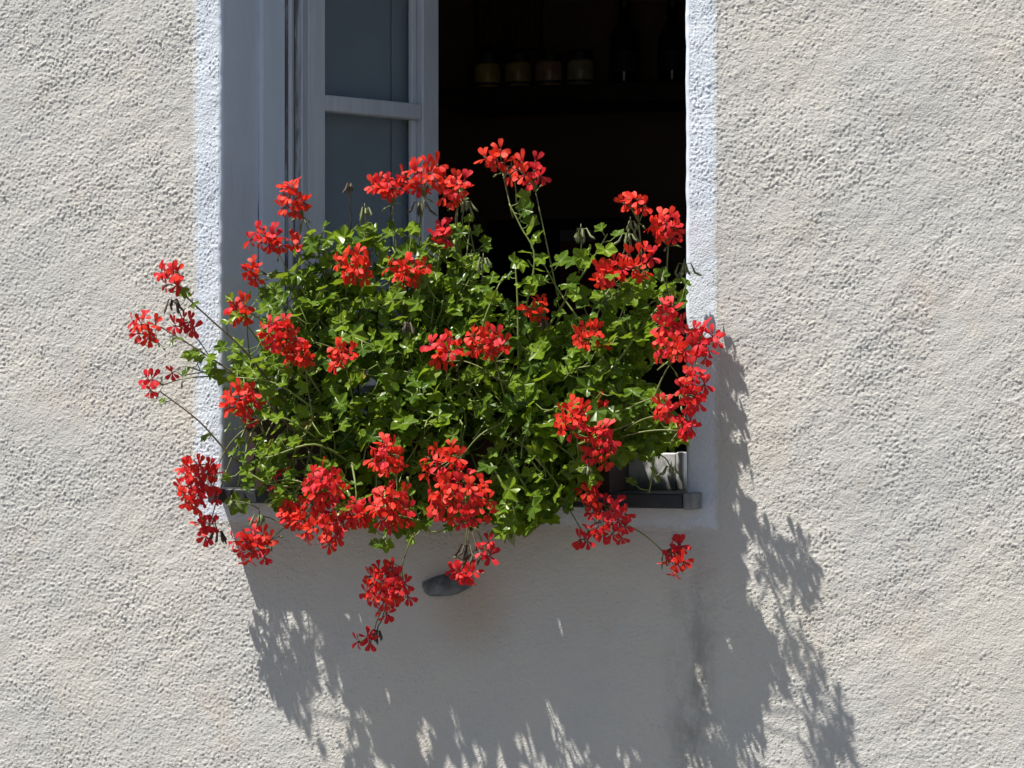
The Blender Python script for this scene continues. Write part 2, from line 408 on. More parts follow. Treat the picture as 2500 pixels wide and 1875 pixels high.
def casement(hx, hy, ang, mir):
    """leaf built along +x from the hinge, outer face -y, then swung inwards"""
    root = empty('casement', (hx, hy, ZS1+.056), house); root.rotation_euler = (0, 0, ang if not mir else -ang)
    W, Ht, S, T = .40, ZTOP-.066-ZS1-.056, .052, .046; s = -1 if mir else 1
    def part(n_, x0, x1, y0, y1, z0, z1, mat, bev=.003):
        mb = MB(); mb.box((min(s*x0, s*x1), y0, z0), (max(s*x0, s*x1), y1, z1), bev); return link(n_, mb.me(n_, mat), root)
    part('stile', 0, S, 0, T, 0, Ht, M_PAINT); part('stile', W-S, W, 0, T, 0, Ht, M_PAINT)
    part('rail', S+.0005, W-S-.0005, .001, T-.001, 0, .07, M_PAINT); part('rail', S+.0005, W-S-.0005, .001, T-.001, Ht-.06, Ht, M_PAINT)
    mz = P(790, 245, hy)[2]-(ZS1+.056); gaps = []
    zs_ = [.07]; k = mz
    cuts = [mz-.58, mz]
    for c in cuts:
        part('muntin', S+.0005, W-S-.0005, .002, T-.002, c-.017, c+.017, M_PAINT, .0025); zs_ += [c-.017, c+.017]
    zs_.append(Ht-.06)
    for k in range(0, len(zs_), 2):
        part('pane', S-.004, W-S+.004, .030, .033, zs_[k]-.004, zs_[k+1]+.004, M_GLASS, 0)
        part('glazing_bead', W-S-.016, W-S-.0007, .017, .0295, zs_[k], zs_[k+1], M_PAINT, .002)
    part('shutter_board', S*.5, W-S-.047, T+.006, T+.022, .03, Ht-.03, M_SHUT, .001)
    part('shutter_board', W-S-.0445, W-S*.5, T+.004, T+.022, .03, Ht-.03, M_SHUT, .001)  # gap between the boards added to draw the stile's dark reflection in the glass
    for z in (.25, Ht-.3):
        mb = MB(); mb.tube([(0, -.004, z), (0, -.004, z+.07)], .006, 8); link('hinge', mb.me('hinge', M_DIRTY), root)
    return root
casement(XIL+.046, FY1-.02, math.radians(66), False)
casement(XIR-.046, FY1-.02, math.radians(84), True)

# ------------------------------------------------------------------ room
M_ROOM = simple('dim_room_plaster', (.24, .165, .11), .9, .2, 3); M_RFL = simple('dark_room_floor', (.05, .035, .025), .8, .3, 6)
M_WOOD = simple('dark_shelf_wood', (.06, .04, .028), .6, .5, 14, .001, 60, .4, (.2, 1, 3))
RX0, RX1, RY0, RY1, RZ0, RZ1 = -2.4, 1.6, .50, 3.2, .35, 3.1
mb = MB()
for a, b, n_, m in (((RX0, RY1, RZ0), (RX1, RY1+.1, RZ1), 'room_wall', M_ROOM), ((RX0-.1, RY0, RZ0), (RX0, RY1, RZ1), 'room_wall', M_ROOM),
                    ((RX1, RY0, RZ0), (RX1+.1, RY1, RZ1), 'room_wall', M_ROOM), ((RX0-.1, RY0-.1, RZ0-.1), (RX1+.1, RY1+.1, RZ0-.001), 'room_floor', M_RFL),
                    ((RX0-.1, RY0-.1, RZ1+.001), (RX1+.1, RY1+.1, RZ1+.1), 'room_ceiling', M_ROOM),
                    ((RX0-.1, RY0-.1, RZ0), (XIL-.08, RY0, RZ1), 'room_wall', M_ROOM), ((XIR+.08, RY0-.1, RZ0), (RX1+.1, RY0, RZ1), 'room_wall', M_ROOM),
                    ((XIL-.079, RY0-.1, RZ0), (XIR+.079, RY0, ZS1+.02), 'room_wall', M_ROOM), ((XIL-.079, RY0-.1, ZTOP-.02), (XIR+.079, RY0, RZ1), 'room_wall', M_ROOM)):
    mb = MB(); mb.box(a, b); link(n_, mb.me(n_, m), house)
mb = MB()   # inner jambs between frame and room
for sg, xa in ((1, XIL), (-1, XIR)):
    i = len(mb.v); x0, x1 = xa+sg*.030, xa-sg*.08
    mb.v += [(x0-sg*.02, FY1+.001, ZS1-.2), (x1, RY0-.101, ZS1-.2), (x1, RY0-.101, ZTOP+.1), (x0-sg*.02, FY1+.001, ZTOP+.1)]; mb.f.append([i, i+1, i+2, i+3])
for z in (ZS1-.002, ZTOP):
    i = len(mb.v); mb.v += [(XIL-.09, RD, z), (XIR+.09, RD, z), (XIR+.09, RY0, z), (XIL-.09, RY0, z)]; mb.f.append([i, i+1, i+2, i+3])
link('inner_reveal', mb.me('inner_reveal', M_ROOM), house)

# shelf with jars and bottles on the back wall of the room
SY = 2.95
zsh = P(1300, 218, SY)[2]
sxa, sxb = P(1100, 218, SY)[0], P(1900, 218, SY)[0]
mb = MB(); mb.box((sxa, SY-.11, zsh-.055), (sxb, RY1-.002, zsh), .003)
shf = link('wall_shelf', mb.me('wall_shelf', M_WOOD)); tag(shf, 'dark wooden shelf on the back wall of the dim room', 'shelf')
JC = [(.72, .52, .14), (.62, .42, .16), (.60, .38, .24), (.55, .48, .3)]
JL = ['jar with the yellowest contents on the dim shelf, under the leaning spoon', 'jar with ochre contents on the dim shelf, next to the spoon jar',
      'jar with brownish pink contents on the dim shelf, third from the bottle end counting outwards', 'jar with greyish contents on the dim shelf, next to the wine bottle']
JL[2] = 'jar with brownish pink contents on the dim shelf, between two other jars'
M_LID = simple('dark_jar_lid', (.03, .025, .022), .35, .2, 20, 0, 60, .6)
for k, u in enumerate((1190, 1265, 1341, 1417)):
    c = P(u, 218, SY); j = empty('jar', (c[0], SY, zsh+.001)); tag(j, JL[k], 'jar', 'jars on the dim shelf')
    mb = MB(); mb.lathe([(.037, 0), (.041, .006), (.041, .06), (.038, .074), (.035, .08)], 20)
    link('jar_body', mb.me('jar_body', simple('jar_contents', JC[k], .25, .3, 30, 0, 60, .5), True), j)
    mb = MB(); mb.lathe([(.039, .081), (.0395, .083), (.0395, .102), (.037, .105)], 20); link('lid', mb.me('lid', M_LID), j)
    mb = MB(); mb.lathe([(.0385, .012), (.0418, .014), (.0418, .020), (.0385, .022)], 20); link('band', mb.me('band', M_LID), j)
M_BOT = simple('dark_bottle_glass', (.008, .01, .012), .12, .1, 10, 0, 60, .6)
for k, (u, sc, lab) in enumerate(((1522, 1.0, 'dark wine bottle standing next to the jar with greyish contents'), (1640, .98, 'dark bottle on the dim shelf beside the window jamb'))):
    c = P(u, 218, SY); b = empty('bottle', (c[0], SY+.01, zsh+.001)); tag(b, lab, 'bottle', 'bottles on the dim shelf')
    mb = MB(); mb.lathe([(.042, 0), (.044, .006), (.044, .125), (.041, .145), (.024, .175), (.0165, .195), (.0155, .228)], 22)
    link('bottle_body', mb.me('bottle_body', M_BOT, True), b); b.scale = (sc,)*3
    mb = MB(); mb.lathe([(.0165, .2285), (.0175, .23), (.0172, .258), (.016, .262)], 16); link('cap', mb.me('cap', M_LID, True), b)
    mb = MB(); mb.lathe([(.0442, .04), (.0447, .041), (.0447, .1), (.0442, .101)], 22); link('bottle_label', mb.me('bottle_label', simple('dark_label', (.035, .04, .055), .6)), b)
a = P(1232, 165, SY-.05); b_ = P(1180, 112, SY+.1)
mb = MB(); mb.tube([a, a*.6+b_*.4, b_*.85+a*.15, b_], [.004, .006, .013, .008], 8)
tag(link('spoon', mb.me('spoon', simple('reddish_spoon', (.20, .09, .08), .5))), 'reddish spoon leaning behind the jar with the yellowest contents', 'spoon')
# woven tray hanging above the jars
a = P(1170, 0, RY1); b_ = P(1325, 120, RY1); wt = empty('woven_tray', ((a[0]+b_[0])/2, RY1-.004, b_[2]))
tag(wt, 'brown woven tray hung on the dim back wall over the jars', 'tray')
ww, hh = abs(b_[0]-a[0])/2, .30
M_CANE = simple('brown_cane', (.15, .09, .045), .7, .4, 20)
mb = MB()
for k in range(11): x = -ww+2*ww*k/10; mb.box((x-.006, -.012, 0), (x+.006, -.007, hh))
for k in range(14): z = hh*k/13; mb.box((-ww, -.018, z-.004), (ww, -.013, z+.004))
link('weave', mb.me('weave', M_CANE), wt)
mb = MB(); mb.tube([(-ww, -.015, 0), (ww, -.015, 0), (ww, -.015, hh), (-ww, -.015, hh), (-ww, -.015, 0)], .009, 6); link('rim', mb.me('rim', M_WOOD), wt)
# counter with a dark screen on it
yc = 2.35; a = P(1190, 538, yc); b_ = P(1516, 538, yc); zc_ = P(1300, 930, yc)[2]
mb = MB(); mb.box((-1.9, yc-.25, RZ0), (.2, RY1-.01, zc_-.001), .004); tag(link('counter', mb.me('counter', M_WOOD)), 'dark kitchen counter against the back wall of the dim room', 'counter')
scn = empty('screen', ((a[0]+b_[0])/2, yc, zc_)); tag(scn, 'black flat screen with a dull red patch, behind the flowers in the dim room', 'screen')
hw = (b_[0]-a[0])/2; hz = a[2]-zc_
M_BLK = simple('black_plastic', (.006, .006, .007), .35, .1, 10)
mb = MB(); mb.box((-hw, 0, .07), (hw, .035, hz), .004); link('screen_body', mb.me('screen_body', M_BLK), scn)
mb = MB(); mb.box((-.12, -.04, 0), (.12, .1, .012), .003); mb.box((-.03, .012, .012), (.03, .032, .08)); link('screen_stand', mb.me('screen_stand', M_BLK), scn)
p0 = P(1368, 560, yc)[0]-scn.location.x; p1 = P(1455, 560, yc)[0]-scn.location.x; zt = P(1400, 562, yc)[2]-zc_; zm = P(1400, 590, yc)[2]-zc_
mb = MB(); mb.box((p0, -.003, zm+.001), (p1, -.001, zt)); link('screen_stripe', mb.me('screen_stripe', simple('grey_stripe', (.16, .14, .13), .6)), scn)
mb = MB(); mb.box((p0, -.003, .12), (p1, -.001, zm)); link('screen_patch', mb.me('screen_patch', simple('dull_red', (.12, .018, .018), .6)), scn)

# ------------------------------------------------------------------ ground
gm = simple('street_paving', (.13, .122, .11), .9, .3, 4, .003)
me = mesh('ground', [(-400, -400, 0), (400, -400, 0), (400, 400, 0), (-400, 400, 0)], [[0, 1, 2, 3]], gm)
tag(link('ground', me), kind='structure')

# ------------------------------------------------------------------ flower trough
bx0, bx1_ = P(600, 1150, -.05)[0], P(1487, 1150, -.05)[0]
box = empty('flower_trough', ((bx0+bx1_)/2, .02, ZS1+.001)); tag(box, 'dark terracotta flower trough on the slate sill, mostly hidden under geranium leaves', 'flower trough')
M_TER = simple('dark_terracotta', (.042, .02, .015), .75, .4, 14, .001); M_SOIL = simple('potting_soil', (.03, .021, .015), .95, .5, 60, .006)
hw = (bx1_-bx0)/2; d0, d1 = -.068, .068; hb = .125
mb = MB()
mb.box((-hw, d0, 0), (hw, d0+.006, hb)); mb.box((-hw, d1-.006, 0), (hw, d1, hb)); mb.box((-hw, d0+.006, 0), (-hw+.006, d1-.006, hb)); mb.box((hw-.006, d0+.006, 0), (hw, d1-.006, hb))
mb.box((-hw+.006, d0+.006, .001), (hw-.006, d1-.006, .008)); link('trough_body', mb.me('trough_body', M_TER), box)
mb = MB(); mb.box((-hw-.004, d0-.005, hb+.0005), (hw+.004, d0+.007, hb+.014), .003); mb.box((-hw-.004, d1-.007, hb+.0005), (hw+.004, d1+.005, hb+.014), .003)
link('rim', mb.me('rim', M_TER), box)
mb = MB(); mb.box((-hw+.007, d0+.008, .009), (hw-.007, d1-.008, hb-.012)); link('soil', mb.me('soil', M_SOIL), box)
ZSOIL = ZS1+hb-.015

# ------------------------------------------------------------------ geranium materials
def leaf_mat(name, a, b, dry=False):
    t = NT(name); v = t.n('TexCoord').outputs['UV']
    oi = t.math('FRACT', t.math('ADD', t.n('ObjectInfo').outputs['Random'], t.n('NewGeometry').outputs['Random Per Island']))
    s = t.n('SeparateXYZ', Vector=v); ang = t.math('ARCTAN2', s.outputs[0], s.outputs[1])
    rr = t.math('SQRT', t.math('ADD', t.math('POWER', s.outputs[0], 2), t.math('POWER', s.outputs[1], 2)))
    col = t.mix(oi, c4(*a), c4(*b))
    vein = None
    for c in (0, 1.08, -1.08, 2.2, -2.2):
        d = t.math('MULTIPLY', t.math('ABSOLUTE', t.math('SUBTRACT', ang, c)), rr)
        vein = d if vein is None else t.math('MINIMUM', vein, d)
    vf = t.math('MULTIPLY', t.ramp(vein, .008, .05, 1, 0), .4)
    col = t.mix(vf, col, c4(.20, .28, .04))
    col = t.mix(t.math('MULTIPLY', t.ramp(t.noise(v, 3, 3), .5, .75), .4), col, c4(a[0]*.6, a[1]*.62, a[2]*.7))
    col = t.mix(t.math('MULTIPLY', t.ramp(rr, .80, 1.0), .22), col, c4(.22, .29, .05))
    back = t.n('NewGeometry').outputs['Backfacing']
    col2 = t.mix(t.math('MULTIPLY', back, .5), col, c4(.13, .20, .05))
    p = t.n('BsdfPrincipled', Base__Color=col2, Roughness=.33); p.inputs['Specular IOR Level'].default_value = .33
    t.put(p.inputs['Normal'], t.bump(vein, .05, .35))
    tr = t.n('BsdfTranslucent', Color=t.mix(.5, col, c4(.34, .44, .02)))
    mx = t.n('MixShader', Fac=.42); t.put(mx.inputs[1], p.outputs[0]); t.put(mx.inputs[2], tr.outputs[0]); return t.done(mx)
M_LEAF = leaf_mat('geranium_leaf', (.046, .105, .011), (.185, .295, .015))
M_YELL = leaf_mat('yellowing_leaf', (.22, .23, .03), (.30, .25, .05))
def petal_mat(name, a, b, back):
    t = NT(name); oi = t.n('ObjectInfo').outputs['Random']; v = obc(t)
    s = t.n('SeparateXYZ', Vector=v)
    rr = t.math('SQRT', t.math('ADD', t.math('POWER', s.outputs[0], 2), t.math('POWER', s.outputs[1], 2)))
    col = t.mix(oi, c4(*a), c4(*b)); col = t.mix(t.ramp(rr, .12, .5, .75, 0), col, c4(a[0]*.4, a[1]*.5, a[2]*1.6))
    col = t.mix(t.math('MULTIPLY', t.ramp(t.noise(t.scl(v, (1, 1, 1)), 6, 3), .45, .75), .25), col, c4(a[0]*.72, a[1]*.6, a[2]*1.0))
    bk = t.n('NewGeometry').outputs['Backfacing']; col2 = t.mix(t.math('MULTIPLY', bk, .55), col, c4(*back))
    p = t.n('BsdfPrincipled', Base__Color=col2, Roughness=.55); p.inputs['Specular IOR Level'].default_value = .25
    tr = t.n('BsdfTranslucent', Color=t.mix(.4, col, c4(.85, .03, .02)))
    mx = t.n('MixShader', Fac=.38); t.put(mx.inputs[1], p.outputs[0]); t.put(mx.inputs[2], tr.outputs[0]); return t.done(mx)
M_RED = petal_mat('scarlet_petal', (.66, .026, .014), (.72, .045, .016), (.74, .12, .11))
M_CRIM = petal_mat('shaded_crimson_petal', (.60, .018, .03), (.66, .03, .03), (.74, .17, .19))  # deeper red puts the tone of shaded petals into the colour, besides varying hue
M_STEM = simple('green_stem', (.19, .25, .06), .5, .3, 30, 0, 60, .4); M_STEMD = simple('brownish_stem', (.10, .075, .045), .6, .35, 30)
M_PED = simple('flower_stalk', (.19, .215, .065), .5, .35, 40); M_DRY = simple('withered_bud', (.10, .08, .055), .8, .4, 60)
M_BUD = simple('green_bud', (.17, .20, .085), .6, .35, 60); M_CAL = simple('calyx', (.14, .12, .05), .6, .3, 40)

# ------------------------------------------------------------------ leaf and floret shapes
def leaf_mesh(seed, mat):
    r = random.Random(seed); ctr = [-2.2, -1.08, 0, 1.08, 2.2]; ln = [.80, .96, 1.0, .96, .80]
    pts = [(-2.95, .34)]
    for k in range(5):
        c = ctr[k]+r.uniform(-.06, .06); L = ln[k]*r.uniform(.92, 1.05); hw_ = .34
        pts += [(c-hw_, L*.80), (c-.13, L*.93), (c, L), (c+.13, L*.93), (c+hw_, L*.80)]
        if k < 4: pts.append(((ctr[k]+ctr[k+1])/2+r.uniform(-.04, .04), .68*r.uniform(.92, 1.06)))
    pts.append((2.95, .34)); n = len(pts)
    cup = r.uniform(-.30, .50); fold = r.uniform(.14, .42); droop = r.uniform(-.05, .50); wv = r.uniform(0, 6)
    def z(a, q):
        d = min(abs(a-c) for c in ctr); return cup*q*q + fold*q*min(d, .55) - droop*max(0, math.cos(a))*q*q + .08*math.sin(3*a+wv)*q
    vs = [(0, 0, 0)]; fs = []
    for f in (.5, 1.0):
        for a, q in pts:
            q2 = q*f if f == 1 else (.30+.2*q)*min(1, q*1.3)
            vs.append((math.sin(a)*q2, math.cos(a)*q2, z(a, q2)))
    for k in range(n-1):
        fs.append([0, 1+k+1, 1+k]); fs.append([1+k, 1+k+1, 1+n+k+1, 1+n+k])
    me = mesh('leaf', vs, fs, mat, True); set_uv(me, np.array(vs)[:, :2]); return me
def set_uv(me, xy):
    uv = me.uv_layers.new(name='leaf'); li = np.zeros(len(me.loops), dtype=np.int32); me.loops.foreach_get('vertex_index', li)
    uv.data.foreach_set('uv', np.asarray(xy, dtype=np.float32)[li].ravel())
LEAVES = [leaf_mesh(100+k, M_LEAF) for k in range(16)]; LYEL = [leaf_mesh(200+k, M_YELL) for k in range(3)]
def floret_mesh(seed, mat):
    r = random.Random(seed); vs = []; fs = []; fm = []
    for k, a0 in enumerate((PI/2+.40, PI/2-.40, -PI/2, -PI/2+.92, -PI/2-.92)):
        a = a0+r.uniform(-.12, .12); L = (1.02 if k < 2 else .94)*r.uniform(.92, 1.08); W = (.235 if k < 2 else .255)*r.uniform(.9, 1.12)
        lift = r.uniform(.05, .5) if k < 2 else r.uniform(-.05, .42); curl = r.uniform(-.25, .35); rolls = r.uniform(-.25, .25); cupx = r.uniform(-.35, .5)
        ca, sa = math.cos(a), math.sin(a); i = len(vs)
        for f, wd in ((0.03, .10), (.25, .30), (.5, .72), (.75, 1.0), (.93, .80), (1.0, .38)):
            for sx_ in (-1, 0, 1):
                x = L*f-(.05*L if (sx_ == 0 and f == 1) else 0); y = W*wd*sx_
                zz = .30*min(1, f*3)+lift*f-curl*f*f*.9+cupx*abs(sx_)*wd*W*.7+rolls*y
                vs.append((ca*x-sa*y, sa*x+ca*y, zz))
        for q in range(5):
            for h in range(2): fs.append([i+q*3+h, i+q*3+h+3, i+q*3+h+4, i+q*3+h+1]); fm.append(0)
    t = MB(); t.tube([(0, 0, -.35), (0, 0, .05), (0, 0, .38)], [.035, .07, .05], 5); i = len(vs); vs += t.v
    for q in t.f: fs.append([i+x for x in q]); fm.append(1)
    return mesh('floret', vs, fs, None, True, [mat, M_CAL], fm)
FLOR = [floret_mesh(300+k, M_RED) for k in range(9)]; FCRI = [floret_mesh(400+k, M_CRIM) for k in range(7)]

def frame_from(nrm, up):
    z = Vector(nrm).normalized(); y = Vector(up)-z*Vector(up).dot(z)
    if y.length < 1e-3: y = Vector((1, 0, 0))-z*z.x
    y.normalize(); x = y.cross(z); return Matrix((x, y, z)).transposed()
def place(o, loc, rot, sc):
    o.matrix_basis = Matrix.Translation(Vector(loc)) @ rot.to_4x4() @ Matrix.Diagonal((sc, sc, sc*1.0, 1))

# ------------------------------------------------------------------ the three plants
roots = [Vector((P(770, 1100, .02)[0], .02, ZSOIL)), Vector((P(1085, 1100, .02)[0], .02, ZSOIL)), Vector((P(1400, 1100, .02)[0], .02, ZSOIL))]
PL = []
for r_, lab in zip(roots, (
        'red ivy geranium rooted beside the open grey casement, its sprigs reaching out over the wall',
        'bushiest red ivy geranium, between the other two, its heavy flower heads hanging over the sill',
        'red ivy geranium beside the white sill board, its stems rising before the dark room')):
    o = empty('geranium_plant', r_); tag(o, lab, 'plant', 'ivy geraniums in the trough'); PL.append(o)
RECS = []; NODES = []; LEAFN = [0, 0, 0]
def inside_fix(p, m=.03):
    p = Vector(p)
    if (p.x < XL+.01 or p.x > XR-.01) and p.y > -m: p.y = -m
    if p.z < ZS1+.01 and p.y > -(SILL_P+.012): p.y = -(SILL_P+.012+rnd.uniform(0, .02))
    return p
def add_leaf(pl, stem, pos, size, mesh_=None, out=None, bias=None):
    nrm = Vector((rnd.gauss(-.15, .45), rnd.gauss(-.62, .38), rnd.gauss(.62, .42)))
    if bias: nrm += Vector(bias)
    tip = out or Vector((rnd.gauss(0, .6), -.3, rnd.gauss(-.25, .6)))
    me = mesh_ or rnd.choice(LEAVES)
    RECS.append((pl, stem, Vector(pos)-PL[pl].location, frame_from(nrm, tip), size, me, pos[1])); LEAFN[pl] += 1
def make_stem(pl, pts, leaves, r0=.0033, r1=.0014, mat=None, size=(.015, .027), pet=(.02, .055), t0=.4, bias=None, yell=.008):
    """pts: world polyline; leaves: number along it from t0 to the tip"""
    base = PL[pl].location; pts = [Vector(p) for p in pts]; n = len(pts); mb = MB()
    mb.tube([p-base for p in pts], [r0+(r1-r0)*k/(n-1) for k in range(n)], 5)
    def at(t):
        q = t*(n-1); k = min(int(q), n-2); return pts[k].lerp(pts[k+1], q-k)
    tips = []
    for k in range(leaves):
        t = t0+(1-t0)*((k+rnd.uniform(.2, .8))/max(1, leaves)); nd = at(t); NODES.append((nd.copy(), pl))
        d = (at(min(1, t+.05))-at(max(0, t-.05))).normalized()
        v = Vector((rnd.gauss(0, 1), rnd.gauss(-.45, .8), rnd.gauss(.35, .8))); v = (v-d*v.dot(d)*.6).normalized()
        L = rnd.uniform(*pet); p = inside_fix(nd+v*L+Vector((0, 0, .004)))
        mid = nd.lerp(p, .5)+Vector((0, 0, -.15*L)); mb.tube([nd-base, mid-base, p-base], [.0012, .001, .0009], 4)
        tips.append((p, v, t))
    st = link('stem', mb.me('stem', mat or M_STEM, True), PL[pl])
    for p, v, t in tips:
        s_ = rnd.uniform(*size)*(1.0 if t < .85 else .8)
        add_leaf(pl, st, p, s_, rnd.choice(LYEL) if rnd.random() < yell else None, v, bias)
    return st
def curve(a, b, c, n=9, jit=.004):
    return [bez(a, b, c, k/(n-1))+Vector((rnd.gauss(0, jit), rnd.gauss(0, jit), rnd.gauss(0, jit)))*(0 if k in (0,) else 1) for k in range(n)]

# outline of the leaf mass and the gaps in it, read off the photograph
OUT = [(492, 760), (500, 690), (545, 640), (600, 610), (640, 560), (672, 500), (720, 488), (770, 505), (820, 500), (860, 530), (905, 490),
       (960, 540), (1000, 470), (1030, 475), (1035, 560), (1090, 600), (1120, 640), (1180, 640), (1240, 660), (1300, 610), (1380, 600),
       (1430, 610), (1485, 605), (1487, 700), (1440, 780), (1380, 790), (1385, 860), (1480, 900), (1482, 965), (1370, 985), (1290, 1010), (1240, 1080), (1180, 1120),
       (1110, 1175), (1070, 1170), (1000, 1110), (930, 1150), (830, 1120), (720, 1080), (620, 1090), (510, 1085), (490, 1000), (560, 950), (610, 930), (560, 880), (510, 830)]
def inpoly(x, y, pg):
    c = False; j = len(pg)-1
    for i in range(len(pg)):
        if (pg[i][1] > y) != (pg[j][1] > y) and x < (pg[j][0]-pg[i][0])*(y-pg[i][1])/(pg[j][1]-pg[i][1])+pg[i][0]: c = not c
        j = i
    return c
def depth(u, v):
    if v < 640: f = .04+.07*(v-480)/160
    elif v < 900: f = .11+.08*(v-640)/260
    else: f = .19-.055*min(1, (v-900)/150)
    e = min(1, (u-470)/140, (1500-u)/120) if 470 < u < 1500 else 0
    return -(f*(.45+.55*max(0, e)))
cand = []
def mindist(p): return min([((p[0]-q[0])**2+(p[1]-q[1])**2)**.5 for q in cand] or [999])
rc = random.Random(77)
for k in range(185):
    best = None
    for _ in range(14):
        while True:
            p = (rc.uniform(485, 1490), rc.uniform(470, 1190))
            if inpoly(p[0], p[1], OUT): break
        d = mindist(p)
        if best is None or d > best[0]: best = (d, p)
    cand.append(best[1])
for (u, v) in cand:
    y = depth(u, v)*rc.uniform(.55, 1.12)
    t = Vector(PV(u, v, y)); t = inside_fix(t)
    pl = min(range(3), key=lambda k: abs(roots[k].x-t.x)+rc.uniform(0, .07))
    a = roots[pl]+Vector((rc.uniform(-.10, .10), rc.uniform(-.03, .03), 0))
    up = .05+.35*max(0, t.z-a.z); b = Vector((a.x+(t.x-a.x)*.4, (a.y+t.y)/2-(.05 if t.z < ZS1+.1 else .01), max(a.z, t.z*.5+a.z*.5)+up*.35+(.09 if t.z < a.z else 0)))
    L = (t-a).length
    sparse = u < 640 and 820 < v
    make_stem(pl, curve(a, b, t), int(np.clip(L/.034, 5, 13))-(4 if sparse else 0), size=(.016, .029), t0=.36 if L > .2 else .2)
# inner leaves that close the heart of the mass
for k in range(760):
    while True:
        u, v = rc.uniform(520, 1450), rc.uniform(500, 1150)
        if inpoly(u, v, OUT) and rc.random() < (.75 if v < 680 else 1)*(.35 if u < 700 else 1) and not (1060 < u < 1300 and v < 700) and not (u > 1360 and 760 < v < 890): break
    y = depth(u, v)*rc.uniform(.0, 1.0); p = inside_fix(PV(u, v, y)); pl = min(range(3), key=lambda q: abs(roots[q].x-p.x)+rc.uniform(0, .06))
    add_leaf(pl, PL[pl], p, rc.uniform(.020, .033))

